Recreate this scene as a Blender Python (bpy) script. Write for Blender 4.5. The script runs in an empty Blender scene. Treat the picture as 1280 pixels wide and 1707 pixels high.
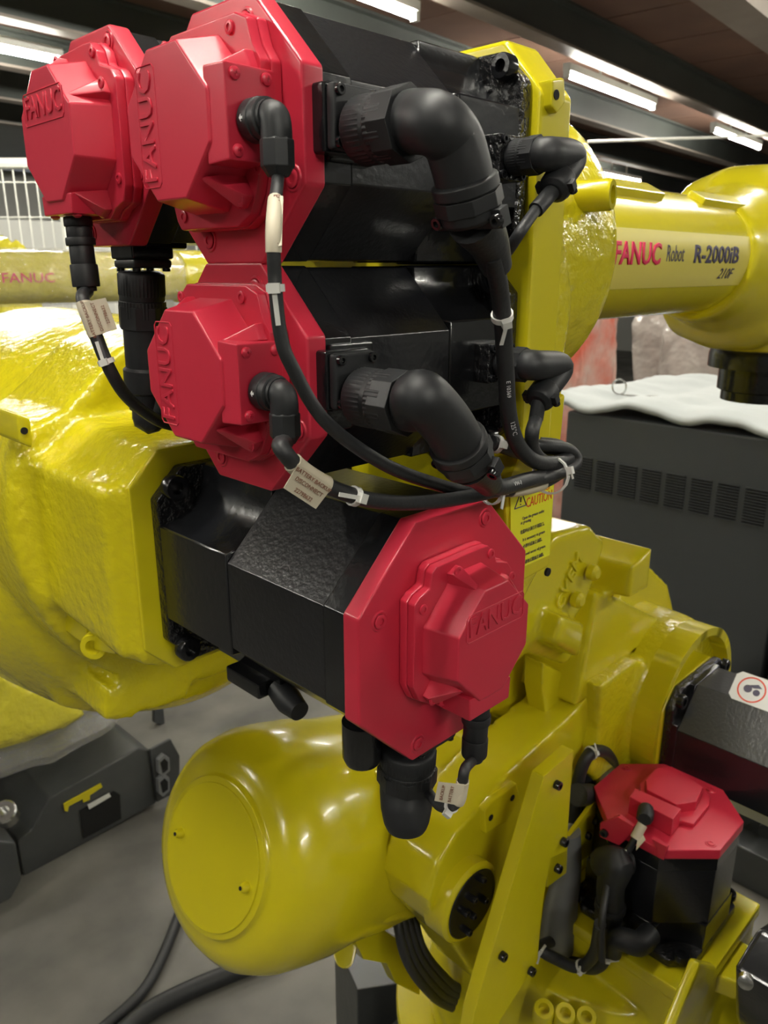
import bpy, bmesh, math, random
from mathutils import Matrix, Vector, Quaternion
random.seed(7)
V = Vector; PI = math.pi; R_ = math.radians
SC = bpy.context.scene; COL = SC.collection

# ------------------------------------------------------------------ camera (world X,Y = the robot's own axes, Z up, metres)
F = 1300.0; PITCH = R_(17.3); CH = 1.60
s2 = math.sqrt(.5); FH = V((s2, s2, 0)); RT = V((s2, -s2, 0))
FW = FH*math.cos(PITCH)+V((0, 0, -math.sin(PITCH))); UP = FH*math.sin(PITCH)+V((0, 0, math.cos(PITCH)))
CAM = V((0, 0, CH))
cd = bpy.data.cameras.new('camera'); cam = bpy.data.objects.new('camera', cd); COL.objects.link(cam)
cam.matrix_world = Matrix(((RT.x, UP.x, -FW.x, CAM.x), (RT.y, UP.y, -FW.y, CAM.y), (RT.z, UP.z, -FW.z, CAM.z), (0, 0, 0, 1)))
cd.sensor_fit = 'VERTICAL'; cd.sensor_height = 36; cd.lens = 36*F/1707; cd.clip_start = .02; cd.clip_end = 60
cd.dof.use_dof = True; cd.dof.focus_distance = .47; cd.dof.aperture_fstop = cd.lens/1.5
SC.camera = cam
# ------------------------------------------------------------------ world, exposure
w = bpy.data.worlds.new('world'); SC.world = w; w.use_nodes = True
w.node_tree.nodes['Background'].inputs[0].default_value = (.80, .84, .90, 1)
w.node_tree.nodes['Background'].inputs[1].default_value = .35
vs = SC.view_settings; vs.view_transform = 'Standard'; vs.look = 'None'; vs.gamma = 1; vs.use_curve_mapping = False
vs.exposure = 0.75
CA = R_(4.65)                                    # the ceiling's beams run 4.65 degrees off the robot's arm
CU = V((math.cos(CA), math.sin(CA), 0)); CV = V((-math.sin(CA), math.cos(CA), 0))
def cpt(a, c, z): return CU*a+CV*c+V((0, 0, z))
LAMPS = [(2.37, 2.35), (4.92, 2.35), (7.28, 2.35), (1.77, 4.2), (9.3, 4.3), (-1.2, 2.35), (.1, .35), (2.7, .35), (-2.3, .35), (4.9, 0.0), (-.6, -1.6), (2.4, -1.6), (5.2, -1.8), (4.4, 4.3)]
TUBE = 115                                       # radiance of the tubes, the room's only lamps

# ------------------------------------------------------------------ helpers
def on(px, py, **k):                              # point of a plane (x=, y=, z=, or distance d=) seen at a pixel; design aid
    d = FW+RT*((px-640)/F)+UP*((853.5-py)/F)
    (a, v), = k.items()
    if a == 'd': return CAM+d*v
    i = 'xyz'.index(a); return CAM+d*((v-CAM[i])/d[i])
def mat(name, col, rough=.5, metal=0, bump=0, bscale=60, coat=0, detail=2, var=0, vscale=6, col2=None, spec=.5, bdist=.002):
    m = bpy.data.materials.new(name); m.use_nodes = True; nt = m.node_tree; b = nt.nodes['Principled BSDF']
    b.inputs['Base Color'].default_value = (*col, 1); b.inputs['Roughness'].default_value = rough; b.inputs['Metallic'].default_value = metal
    b.inputs['Coat Weight'].default_value = coat; b.inputs['Coat Roughness'].default_value = .08; b.inputs['Specular IOR Level'].default_value = spec
    tc = nt.nodes.new('ShaderNodeTexCoord')
    if bump:
        n = nt.nodes.new('ShaderNodeTexNoise'); n.inputs['Scale'].default_value = bscale; n.inputs['Detail'].default_value = detail
        bp = nt.nodes.new('ShaderNodeBump'); bp.inputs['Strength'].default_value = bump; bp.inputs['Distance'].default_value = bdist
        nt.links.new(tc.outputs['Object'], n.inputs['Vector']); nt.links.new(n.outputs['Fac'], bp.inputs['Height']); nt.links.new(bp.outputs['Normal'], b.inputs['Normal'])
        if coat: nt.links.new(bp.outputs['Normal'], b.inputs['Coat Normal'])
    if var:
        n2 = nt.nodes.new('ShaderNodeTexNoise'); n2.inputs['Scale'].default_value = vscale; n2.inputs['Detail'].default_value = 5
        mx = nt.nodes.new('ShaderNodeMix'); mx.data_type = 'RGBA'; c2 = col2 or tuple(c*.6 for c in col)
        rp = nt.nodes.new('ShaderNodeMapRange'); rp.inputs[1].default_value = .5-var/2; rp.inputs[2].default_value = .5+var/2
        nt.links.new(tc.outputs['Object'], n2.inputs['Vector']); nt.links.new(n2.outputs['Fac'], rp.inputs[0]); nt.links.new(rp.outputs[0], mx.inputs['Factor'])
        mx.inputs[6].default_value = (*col, 1); mx.inputs[7].default_value = (*c2, 1); nt.links.new(mx.outputs[2], b.inputs['Base Color'])
    return m
YEL = (.66, .57, .010)
M = dict(
    yellow=mat('yellow_enamel', YEL, .24, bump=.22, bscale=38, coat=.35),
    ycast=mat('yellow_cast_enamel', YEL, .24, bump=.75, bscale=95, coat=.35, bdist=.0028, detail=3),
    yrough=mat('yellow_rough_cast_enamel', YEL, .22, bump=.9, bscale=60, coat=.4, bdist=.004, detail=4),
    yfar=mat('yellow_plastic_wrapped_enamel', (.66, .585, .045), .18, bump=.8, bscale=25, coat=.6, bdist=.012, detail=3),
    label=mat('pale_yellow_decal', (.74, .64, .12), .38, coat=.0),
    caut=mat('bright_yellow_label', (.85, .84, .03), .35),
    red=mat('red_enamel', (.56, .026, .055), .34, bump=.05, bscale=60, coat=.15, spec=.4),
    black=mat('black_gloss_enamel', (.008, .0085, .010), .22, bump=.18, bscale=160, coat=.25, detail=2, bdist=.001),
    bsheet=mat('black_orange_peel_enamel', (.009, .0095, .012), .30, bump=.35, bscale=240, coat=.3, detail=2, bdist=.0008),
    bcast=mat('black_cast_enamel', (.008, .008, .009), .25, bump=1, bscale=170, coat=.3, detail=3, bdist=.003),
    plastic=mat('black_plastic', (.014, .015, .017), .50, bump=.05, bscale=200),
    rubber=mat('cable_rubber', (.020, .021, .023), .50, bump=.12, bscale=300),
    sleeve=mat('grey_hose_sleeve', (.20, .205, .215), .45, bump=.3, bscale=25),
    nylon=mat('white_nylon', (.72, .72, .68), .4),
    paper=mat('cream_tag_paper', (.66, .60, .46), .55, bump=.08, bscale=60, var=.5, vscale=25, col2=(.52, .46, .34)),
    white=mat('white_print', (.8, .8, .8), .5),
    pink=mat('magenta_print', (.75, .02, .10), .45),
    ink=mat('dark_print', (.06, .05, .10), .5),
    ink_b=mat('brown_print', (.20, .06, .03), .6),
    ink_r=mat('red_print', (.75, .06, .02), .5),
    steel=mat('bright_steel', (.55, .55, .53), .25, metal=1),
    hole=mat('dark_hole', (.004, .004, .004), .8),
    dgrey=mat('dark_grey_paint', (.045, .048, .050), .38, bump=.25, bscale=50, var=.4, vscale=5, col2=(.075, .078, .078)),
    cab=mat('charcoal_cabinet_paint', (.052, .056, .060), .42),
    floor=mat('concrete', (.22, .21, .185), .58, bump=.15, bscale=40, var=.28, vscale=2.6, col2=(.095, .092, .082), detail=6),
    ceil=mat('brown_plywood', (.115, .062, .046), .65, var=.6, vscale=2.5, col2=(.19, .105, .07)),
    beam=mat('grey_green_beam_paint', (.050, .056, .052), .42, var=.5, vscale=1.5, col2=(.09, .10, .09)),
    edge=mat('pale_beam_flange', (.20, .16, .135), .55, var=.5, vscale=3, col2=(.32, .28, .24)),
    wall=mat('pale_wall', (.62, .62, .58), .7),
    wire=mat('white_mesh_wire', (.75, .75, .68), .5),
    foam=mat('white_foam_wrap', (.50, .53, .525), .55, bump=.4, bscale=14, bdist=.01),
    shrink=mat('clear_film_over_white', (.62, .57, .52), .18, bump=.9, bscale=9, coat=.7, bdist=.03, var=.4, vscale=5, col2=(.42, .37, .33)),
    redfilm=mat('film_over_red', (.62, .13, .08), .2, bump=.9, bscale=8, coat=.7, bdist=.03, var=.35, vscale=5, col2=(.6, .42, .36)),
    tube=mat('tube', (1, 1, 1)), fixture=mat('fixture_white', (.7, .7, .66), .5),
)
b = M['tube'].node_tree.nodes['Principled BSDF']; b.inputs['Emission Color'].default_value = (1, .97, .86, 1); b.inputs['Emission Strength'].default_value = TUBE
def film():
    m = bpy.data.materials.new('clear_stretch_film'); m.use_nodes = True; nt = m.node_tree; nt.nodes.remove(nt.nodes['Principled BSDF'])
    o = nt.nodes['Material Output']; t = nt.nodes.new('ShaderNodeBsdfTransparent'); g = nt.nodes.new('ShaderNodeBsdfGlossy'); d = nt.nodes.new('ShaderNodeBsdfDiffuse')
    d.inputs[0].default_value = (.8, .8, .8, 1); g.inputs['Roughness'].default_value = .12
    n = nt.nodes.new('ShaderNodeTexNoise'); n.inputs['Scale'].default_value = 30; bp = nt.nodes.new('ShaderNodeBump'); bp.inputs['Strength'].default_value = 1; bp.inputs['Distance'].default_value = .01
    nt.links.new(n.outputs['Fac'], bp.inputs['Height']); nt.links.new(bp.outputs['Normal'], g.inputs['Normal'])
    a = nt.nodes.new('ShaderNodeMixShader'); a.inputs[0].default_value = .16; c = nt.nodes.new('ShaderNodeMixShader'); c.inputs[0].default_value = .09
    nt.links.new(t.outputs[0], a.inputs[1]); nt.links.new(g.outputs[0], a.inputs[2]); nt.links.new(a.outputs[0], c.inputs[1]); nt.links.new(d.outputs[0], c.inputs[2]); nt.links.new(c.outputs[0], o.inputs[0])
    return m
M['film'] = film()

WM = {}
def link(name, data, Mw=Matrix(), parent=None, m=None):
    o = bpy.data.objects.new(name, data); COL.objects.link(o)
    if parent is not None:
        o.parent = parent; o.matrix_parent_inverse = WM[parent.name].inverted()
    o.matrix_basis = Mw; WM[o.name] = Mw.copy()
    if m and data and not data.materials: data.materials.append(M[m])
    return o
def finish(bm, bevel=0, seg=2, ang=30, smooth=True, sharp=38):
    bmesh.ops.remove_doubles(bm, verts=bm.verts, dist=1e-6)
    bmesh.ops.recalc_face_normals(bm, faces=bm.faces)
    if bevel:
        es = [e for e in bm.edges if len(e.link_faces) == 2 and e.calc_face_angle(0) > R_(ang)]
        bmesh.ops.bevel(bm, geom=es, offset=bevel, segments=seg, affect='EDGES', clamp_overlap=True, profile=.5)
    me = bpy.data.meshes.new('m'); bm.to_mesh(me); bm.free()
    if smooth:
        for p in me.polygons: p.use_smooth = True
        me.set_sharp_from_angle(angle=R_(sharp))
    return me
def obj(name, bm, m, parent=None, Mw=Matrix(), bevel=0, seg=2, ang=30, smooth=True, wn=None):
    me = finish(bm, bevel, seg, ang, smooth); me.name = name
    o = link(name, me, Mw, parent, m)
    if bevel and wn is not False:
        md = o.modifiers.new('wn', 'WEIGHTED_NORMAL'); md.keep_sharp = True
    return o
def thing(o, label, cat, group=None):
    o['label'] = label; o['category'] = cat
    if group: o['group'] = group
    return o
def struct(o): o['kind'] = 'structure'; return o
def empty(name, loc): return link(name, None, Matrix.Translation(loc))
def frame(o, x, y=None, z=None):                  # orthonormal frame; give two axes
    x = V(x).normalized() if x is not None else None; y = V(y).normalized() if y is not None else None; z = V(z).normalized() if z is not None else None
    if x is None: x = y.cross(z).normalized()
    if y is None: y = z.cross(x).normalized()
    z = x.cross(y).normalized(); y = z.cross(x).normalized()
    return Matrix(((x.x, y.x, z.x, o[0]), (x.y, y.y, z.y, o[1]), (x.z, y.z, z.z, o[2]), (0, 0, 0, 1)))
def axf(o, z):                                    # frame whose Z runs along z
    z = V(z).normalized(); h = V((0, 0, 1)) if abs(z.z) < .9 else V((1, 0, 0))
    x = h.cross(z).normalized(); return frame(o, x, z.cross(x))
I4 = Matrix()
def prism(bm, poly, z0, z1, T=I4, top=None):
    top = top or poly
    a = [bm.verts.new(T @ V((p[0], p[1], z0))) for p in poly]; c = [bm.verts.new(T @ V((p[0], p[1], z1))) for p in top]; n = len(a)
    bm.faces.new(a[::-1]); bm.faces.new(c)
    for i in range(n): bm.faces.new((a[i], a[(i+1) % n], c[(i+1) % n], c[i]))
def box(bm, lo, hi, T=I4): prism(bm, [(lo[0], lo[1]), (hi[0], lo[1]), (hi[0], hi[1]), (lo[0], hi[1])], lo[2], hi[2], T)
def slab(bm, pts, off):                           # closed plate: a planar polygon of 3-D points pushed by off
    off = V(off); a = [bm.verts.new(V(p)) for p in pts]; c = [bm.verts.new(V(p)+off) for p in pts]; n = len(a)
    bm.faces.new(a); bm.faces.new(c[::-1])
    for i in range(n): bm.faces.new((a[(i+1) % n], a[i], c[i], c[(i+1) % n]))
def lathe(bm, prof, T=I4, n=24, cap=True, flute=None):   # prof = [(r, z), ...]; flute=(i0, i1, count, depth) knurls rings i0..i1
    rings = []
    for k, (r, z) in enumerate(prof):
        ring = []
        for i in range(n):
            rr = r
            if flute and flute[0] <= k <= flute[1] and i % 2: rr = r-flute[3]
            a = 2*PI*i/n; ring.append(bm.verts.new(T @ V((rr*math.cos(a), rr*math.sin(a), z))))
        rings.append(ring)
    for a, c in zip(rings, rings[1:]):
        for i in range(n): bm.faces.new((a[i], a[(i+1) % n], c[(i+1) % n], c[i]))
    if cap:
        bm.faces.new(rings[0][::-1]); bm.faces.new(rings[-1])
def spline(pts, per=8):
    P = [V(p) for p in pts]
    if len(P) < 3: return P
    out = []; E = [P[0]*2-P[1]]+P+[P[-1]*2-P[-2]]
    for i in range(1, len(E)-2):
        p0, p1, p2, p3 = E[i-1:i+3]
        for j in range(per):
            t = j/per; out.append(.5*((2*p1)+(p2-p0)*t+(2*p0-5*p1+4*p2-p3)*t*t+(3*p1-p0-3*p2+p3)*t**3))
    out.append(P[-1]); return out
def tube(bm, pts, r, n=12, per=8, raw=False):
    C = [V(p) for p in pts] if raw else spline(pts, per)
    rs = r if isinstance(r, (list, tuple)) else None
    t = (C[1]-C[0]).normalized(); h = V((0, 0, 1)) if abs(t.z) < .9 else V((1, 0, 0)); nx = h.cross(t).normalized(); rings = []
    for i, c in enumerate(C):
        t2 = (C[min(i+1, len(C)-1)]-C[max(i-1, 0)]).normalized()
        nx = (nx-t2*nx.dot(t2)).normalized(); ny = t2.cross(nx)
        if rs:
            f = i/(len(C)-1)*(len(rs)-1); k = min(int(f), len(rs)-2); rr = rs[k]+(rs[k+1]-rs[k])*(f-k)
        else: rr = r
        rings.append([bm.verts.new(c+(nx*math.cos(2*PI*j/n)+ny*math.sin(2*PI*j/n))*rr) for j in range(n)])
    for a, c in zip(rings, rings[1:]):
        for i in range(n): bm.faces.new((a[i], a[(i+1) % n], c[(i+1) % n], c[i]))
    bm.faces.new(rings[0][::-1]); bm.faces.new(rings[-1]); return C
def B(): return bmesh.new()
def octo(w, h, c): x, y = w/2, h/2; return [(-x, -y+c), (-x+c, -y), (x-c, -y), (x, -y+c), (x, y-c), (x-c, y), (-x+c, y), (-x, y-c)]
def ngon(r, n, a0=0): return [(r*math.cos(a0+2*PI*i/n), r*math.sin(a0+2*PI*i/n)) for i in range(n)]
_tc = {}
def text_mesh(s, size, ext, bev=0, sx=1, shear=0):
    k = (s, size, ext, bev, sx, shear)
    if k in _tc: return _tc[k]
    c = bpy.data.curves.new('t', 'FONT'); c.body = s; c.size = size; c.extrude = ext; c.align_x = 'CENTER'; c.align_y = 'CENTER'; c.resolution_u = 2; c.bevel_depth = bev; c.shear = shear; c.bevel_resolution = 1; c.offset = 0
    o = bpy.data.objects.new('t', c); COL.objects.link(o); bpy.context.view_layer.update()
    me = bpy.data.meshes.new_from_object(o.evaluated_get(bpy.context.evaluated_depsgraph_get()))
    bpy.data.objects.remove(o)
    for v in me.vertices: v.co.x *= sx
    _tc[k] = me; return me
def text(name, s, size, T, m, parent, ext=.0004, sx=1, bev=0, shear=0):
    me = text_mesh(s, size, ext, bev, sx, shear).copy(); me.materials.clear()
    return link(name, me, T, parent, m)
def cast(name, bm, m, parent, voxel=.006, it=6, fac=.6):    # blended cast-iron shape: union by voxels, then relaxed
    bmesh.ops.recalc_face_normals(bm, faces=bm.faces); me = bpy.data.meshes.new(name); bm.to_mesh(me); bm.free()
    o = link(name, me, I4, parent, m)
    r = o.modifiers.new('r', 'REMESH'); r.mode = 'VOXEL'; r.voxel_size = voxel; r.use_smooth_shade = True
    s = o.modifiers.new('s', 'SMOOTH'); s.iterations = it; s.factor = fac
    return o
# shared small meshes
def _socket(r, h, rec=.5, n=18):
    bm = B(); k = r*.5
    lathe(bm, [(r, 0), (r, h*.85), (r*.9, h), (k*1.02, h)], I4, n, cap=False)
    ring = [v for v in bm.verts if abs(v.co.z-h) < 1e-7 and v.co.xy.length < r*.6]
    lathe(bm, [(k*1.02, h), (k, h-rec*h), ], I4, n, cap=False)
    bm.faces.new([bm.verts.new((k*math.cos(2*PI*i/n), k*math.sin(2*PI*i/n), h-rec*h)) for i in range(n)])
    return finish(bm)
_bc = {}
def bolt(T, r, h, m, parent, name='bolt'):
    k = (round(r, 5), round(h, 5), m)
    if k not in _bc: _bc[k] = _socket(r, h)
    return link(name, _bc[k], T, parent, m)
def T3(x, y, z): return Matrix.Translation((x, y, z))
def tie(C, i, r, parent, tail=(0, 0, 1), tl=.014, m='nylon', w=.0022):      # zip tie round a cable at curve point i
    c = C[i]; t = (C[min(i+1, len(C)-1)]-C[i-1]).normalized(); A = axf(c, t); bm = B()
    lathe(bm, [(r*.98, -w/2*1.5), (r+.0009, -w/2*1.5), (r+.0009, w/2*1.5), (r*.98, w/2*1.5)], A, 16, cap=False)
    d = V(tail).normalized(); side = -FW; side = (side-t*side.dot(t)).normalized(); hp = c+side*(r+.001)
    Hm = frame(hp, t, t.cross(side) if False else side.cross(t)); box(bm, (-.0022, -.0026, -.001), (.0022, .0026, .0030), Hm)
    dd = (d-side*d.dot(side)).normalized(); q = hp+side*.001; n2 = side.cross(dd).normalized()
    Tm = frame(q, dd, n2); box(bm, (-.002, -.0011, 0), (tl, .0011, .0007), Tm)
    return obj('cable_tie', bm, m, parent, smooth=False)

# ------------------------------------------------------------------ the room
def room():
    bm = B(); box(bm, (-7, -6, -.05), (15, 13, 0)); struct(obj('floor', bm, 'floor'))
    z0 = 2.86; T = frame((0, 0, 0), CU, CV)
    bm = B(); box(bm, (-7, -6, z0+.03), (18, 13, z0+.07), T); ce = struct(obj('ceiling', bm, 'dgrey'))
    me = None
    for j, c0 in enumerate([-3.0, -2.1, -1.2, -.3, .55, 1.40, 2.24, 3.1, 3.93, 4.8, 5.7]):
        c1 = [-3.0, -2.1, -1.2, -.3, .55, 1.40, 2.24, 3.1, 3.93, 4.8, 5.7, 6.6][j+1]
        for i in range(-4, 22):
            a = i*.62
            bm = B(); box(bm, (a+.006, c0, z0), (a+.614, c1, z0+.02), T); obj('plank', bm, 'ceil', ce, smooth=False)
    n = 0
    for c in [-3.0, -2.1, -1.2, -.3, .55, 1.34, 2.20, 3.05, 3.87, 4.74, 5.62, 6.5]:
        n += 1; bm = B(); hw = .05
        box(bm, (-5, c-.006, 2.675), (17, c+.006, z0), T); box(bm, (-5, c-hw, z0-.014), (17, c+hw, z0-.001), T)
        o = struct(obj('trim_%d' % n, bm, 'beam', smooth=False))
        bm = B(); box(bm, (-5, c-hw, 2.662), (17, c+hw, 2.676), T); obj('flange', bm, 'edge', o, smooth=False)
    # deep girder across at right and the diagonal tie rod
    n += 1; bm = B(); box(bm, (-5, 1.14, 2.56), (17, 1.30, 2.70), T); struct(obj('trim_%d' % n, bm, 'edge', smooth=False))
    n += 1; bm = B(); p = on(980, 236, d=4.6); q = on(1400, 222, d=5.2); tube(bm, [p, q], .008, 8, raw=True); struct(obj('trim_%d' % n, bm, 'wire'))
    # walls far away
    for nm, lo, hi in (('wall_back', (15, -6, 0), (15.1, 13, 2.8)), ('wall_left', (-7, 11, 0), (15, 11.1, 2.8)), ('wall_right', (-7, -6, 0), (15, -5.9, 2.8)), ('wall_front', (-7.1, -6, 0), (-7, 13, 2.8))):
        bm = B(); box(bm, lo, hi); struct(obj(nm, bm, 'wall'))
lampn = 0
def fluorescent_lamp(a, c, label, vis=True):
    z = 2.62; T = frame(cpt(a, c, z), CU, CV)
    e = link('fluorescent_lamp', None, T); thing(e, label, 'lamp', 'fluorescent tubes under the ceiling')
    bm = B(); box(bm, (-.61, -.022, .02), (.61, .022, .06)); 
    for x in (-.2, .2): box(bm, (x-.006, -.006, .06), (x+.006, .006, .24))
    obj('housing', bm, 'fixture', e, T, bevel=.003)
    bm = B(); lathe(bm, [(.013, -.585), (.013, .585)], frame((0, 0, 0), (0, 1, 0), (0, 0, 1)), 8); obj('tube', bm, 'tube', e, T)
    for sx in (-1, 1):
        bm = B(); box(bm, (sx*.60-.014, -.016, -.016), (sx*.60+.014, .016, .022)); obj('tube_socket', bm, 'fixture', e, T, bevel=.002)
room()
LL = {0: 'bright fluorescent tube at the top edge above the black motor body', 1: 'long bright fluorescent tube just right of the yellow mounting plate', 2: 'short-looking far fluorescent tube near the right edge of the photo', 3: 'bright fluorescent tube at the upper left behind the leftmost red cover', 4: 'farthest fluorescent tube just above the yellow forearm'}
for i, (a, c) in enumerate(LAMPS): fluorescent_lamp(a, c, LL.get(i, 'fluorescent tube on the ceiling out of view of the photo'))

# ------------------------------------------------------------------ the yellow robot
robot = empty('industrial_robot', (.95, .45, 0))
thing(robot, 'large yellow robot arm in the foreground with four big red-capped motors and black cables', 'robot')
X, Y, Z = V((1, 0, 0)), V((0, 1, 0)), V((0, 0, 1))

def servo_motor(T, wd, L, label, txt=True, box_=True, sig=True, cap=True, dy=0, hl=.095, dx=0, sk=.052):
    """T: frame of the red end plate's outer face (X right, Y up, Z towards whoever faces it), connectors on the -Y side"""
    k = wd/.174; c = .0505*k
    bm = B()
    w1 = wd-.005
    prism(bm, octo(w1, w1, c), -L+hl*k, -.034, T)                       # laminated stack
    w2 = w1+.0016; 
    bell = B(); prism(bell, octo(w2, w2, c), -.0335, -.012, T)
    nt = c-.006*k; h2 = w2/2; fp = []
    for q in range(4):                                                    # square housing with a round pocket cut at each bolt
        co, sn = [(1, 0), (0, 1), (-1, 0), (0, -1)][q]
        for i in range(7):
            a = -PI/2-PI/2*i/6; x, y = h2+nt*math.cos(a), h2+nt*math.sin(a); fp.append((x*co-y*sn, x*sn+y*co))
    fb = B(); prism(fb, fp, -L+.006, -L+hl*k, T)
    body = obj('servo_motor', bm, 'bsheet', robot, bevel=.0008, seg=1, ang=20)
    if label: body['label'] = label
    obj('rear_housing', bell, 'black', body, bevel=.0008, seg=1)
    obj('front_housing', fb, 'black', body, bevel=.001, seg=1)
    fl = B(); fw = wd-.002; prism(fl, octo(fw, fw, .024*k), -L, -L+.013, T); obj('mounting_flange', fl, 'bcast', body, bevel=.0025)
    for sx in (-1, 1):
        for sy in (-1, 1):
            bolt(T @ T3(sx*.0715*k, sy*.0715*k, -L+.012), .0105*k, .009, 'black', body)
    pl = B(); prism(pl, octo(wd, wd, c), -.014, 0, T); plate = obj('end_plate', pl, 'red', body, bevel=.0018)
    for x, y in ((-.069, .030), (.034, .074), (.069, -.030), (-.032, -.075)):
        x *= k; y *= k
        q = B(); lathe(q, [(.0068, 0), (.0062, .0008), (.0052, .0008)], T @ T3(x, y, 0), 20, cap=False); obj('bolt_recess', q, 'red', body)
        bolt(T @ T3(x, y, 0), .0046, .0016, 'red', body)
    if not cap: return body
    T = T @ T3(dx, dy, 0)
    base = [(-.050, -.024), (-.050, .033), (-.045, .037), (-.036, .040), (-.034, .050), (-.030, .053), (.012, .0545), (.022, .054), (.029, .048), (.032, .040), (.045, .036), (.050, .030), (.050, -.030), (.046, -.040), (.034, -.044), (.026, -.050), (-.016, -.050), (-.022, -.046), (-.034, -.042), (-.044, -.036)]
    bm = B(); prism(bm, base, 0, .0065, T); obj('encoder_base', bm, 'red', body, bevel=.0014)
    bm = B(); b2 = [(x*.985, y*.985) for x, y in base]; prism(bm, b2, .0062, .0125, T)
    prism(bm, octo(.084, .088, .028), .012, .0368, T, top=octo(.072, .077, .024))
    prism(bm, [(-.021, -sk), (.021, -sk), (.022, -.034), (-.022, -.034)], .006, .0355, T)
    def gus(bx, by, cx, cy, w):
        d = V((cx-bx, cy-by)); n = V((-d.y, d.x)).normalized()*w
        lo = [(bx-n.x, by-n.y, .012), (bx+n.x, by+n.y, .012), (cx+n.x*1.4, cy+n.y*1.4, .012), (cx-n.x*1.4, cy-n.y*1.4, .012)]
        hi = [(bx-n.x, by-n.y, .0175), (bx+n.x, by+n.y, .0175), (cx+n.x*.25, cy+n.y*.25, .0345), (cx-n.x*.25, cy-n.y*.25, .0345)]
        a = [bm.verts.new(T @ V(p)) for p in lo]; e = [bm.verts.new(T @ V(p)) for p in hi]
        bm.faces.new(a[::-1]); bm.faces.new(e)
        for i in range(4): bm.faces.new((a[i], a[(i+1) % 4], e[(i+1) % 4], e[i]))
    G = [(-.016, .0475, -.012, .037, .005), (.040, .026, .031, .020, .005), (-.038, -.036, -.027, -.026, .005), (.026, -.046, .020, -.034, .005)]
    for g in G: gus(*g)
    cv = obj('encoder_cover', bm, 'red', body, bevel=.0012, ang=24)
    for x, y, z in ((.024, .047, .0125), (-.042, .028, .0125), (-.016, .047, .0175), (.042, .027, .0175), (-.037, -.035, .0175), (.043, -.026, .0125), (-.022, -.0445, .0125)):
        bolt(T @ T3(x, y, z), .0033, .0012, 'red', body)
    if txt:
        text('raised_lettering', 'FANUC', .0185, T @ T3(.0, .0175, .0370), 'red', body, ext=.0004, sx=.88, bev=.0002)
        bm = B(); t = .0008
        for s in (.0, ):
            o_ = [(-.027, .008), (.027, .008), (.029, .010), (.029, .0245), (.027, .0265), (-.027, .0265), (-.029, .0245), (-.029, .010)]
            for i in range(8):
                p, q = o_[i], o_[(i+1) % 8]; tube(bm, [T @ V((p[0], p[1], .0369)), T @ V((q[0], q[1], .0369))], .00035, 6, raw=True)
        obj('raised_border', bm, 'red', body)
    if sig:
        for sx in (-1, 1):
            for z in (.0115, .030):
                A = T @ frame((sx*.0165, -sk, z), (1, 0, 0), (0, 0, 1), None)
                bm = B(); lathe(bm, [(.0030, 0), (.0029, .0010), (.0018, .0018)], A, 14); box(bm, (-.0014, -.0004, .0014), (.0014, .0004, .0021), A); box(bm, (-.0004, -.0014, .0014), (.0004, .0014, .0021), A)
                obj('screw', bm, 'red', body)
    if box_:
        y0 = -w1/2; s_ = .016 if k < .9 else .020
        bm = B(); box(bm, (-s_, y0-.011, -.006-2*s_), (s_, y0+.004, -.006), T); box(bm, (-s_-.0025, y0-.004, -.016-2*s_), (s_+.0025, y0+.004, -.015), T)
        cb = obj('connector_box', bm, 'black', body, bevel=.0018)
        bm = B(); box(bm, (-s_+.001, y0-.017, -.005-2*s_), (s_-.001, y0-.0108, -.007), T); obj('socket_plate', bm, 'plastic', body, bevel=.0022)
        for sx in (-1, 1):
            for z in (-.0105, -.006-2*s_+.0045):
                bolt(T @ frame((sx*(s_-.0045), y0-.017, z), (1, 0, 0), None, (0, -1, 0)), .0028, .0022, 'black', body)
    return body

MW = .130
T1 = frame((.268, .3885, 1.6675), (0, 0, 1), None, (-1, 0, 0))      # X up, so the connector side faces right-near; lettering reads upwards
T2 = frame((.268, .3905, 1.5385), (0, 0, 1), None, (-1, 0, 0))
T3m = frame((.268, .5360, 1.680), (0, -1, 0), None, (-1, 0, 0))
T4 = frame((.368, .305, 1.3685), (1, 0, 0), None, (0, -1, 0))
T5 = frame((.880, .3515, .925), (-1, 0, 0), None, (0, 0, 1))
m1 = servo_motor(T1, MW, .190, 'black motor with red end cover, upper of the two stacked beside the left one, lettering reading upwards', dx=.003)
m2 = servo_motor(T2, MW, .190, 'black motor with red end cover in the middle, directly under the topmost one', dx=.004)
m3 = servo_motor(T3m, MW, .190, 'leftmost black motor with red end cover, lettering upright, cables leaving downwards', dx=.004, sk=.0465)
m4 = servo_motor(T4, .169, .240, 'big black motor with red end cover facing right, at the centre of the photo', dy=.005, hl=.105, sk=.050)
m5 = servo_motor(T5, .174, .165, 'black upright motor with red cap lying flat on top, lower right', box_=False, cap=False, hl=.05)

# ---- elbow casting at left
bm = B()
pp = [(.45+.219*math.cos(a), 1.37+.219*math.sin(a)) for a in [R_(161+i*5) for i in range(40)]]
pp += [(.66, 1.37), (.66, 1.54), (.40, 1.545), (.352, 1.528), (.293, 1.477), (.25, 1.462)]
prism(bm, pp, -.84, -.70, frame((0, 0, 0), (1, 0, 0), (0, 0, 1), None))
lathe(bm, [(.19, .06), (.212, .08), (.240, .14), (.254, .23), (.258, .45)], frame((.46, .70, 1.292), (1, 0, 0), None, (0, 1, 0)), 64)
prism(bm, [(.268, 1.285), (.30, 1.275), (.462, 1.275), (.462, 1.466), (.30, 1.466), (.268, 1.44)], -.72, -.547, frame((0, 0, 0), (1, 0, 0), (0, 0, 1), None))
slab(bm, [(.255, .56, 1.29), (.255, .72, 1.30), (.255, .72, 1.44), (.255, .56, 1.44)], (.1, 0, 0))
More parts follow.
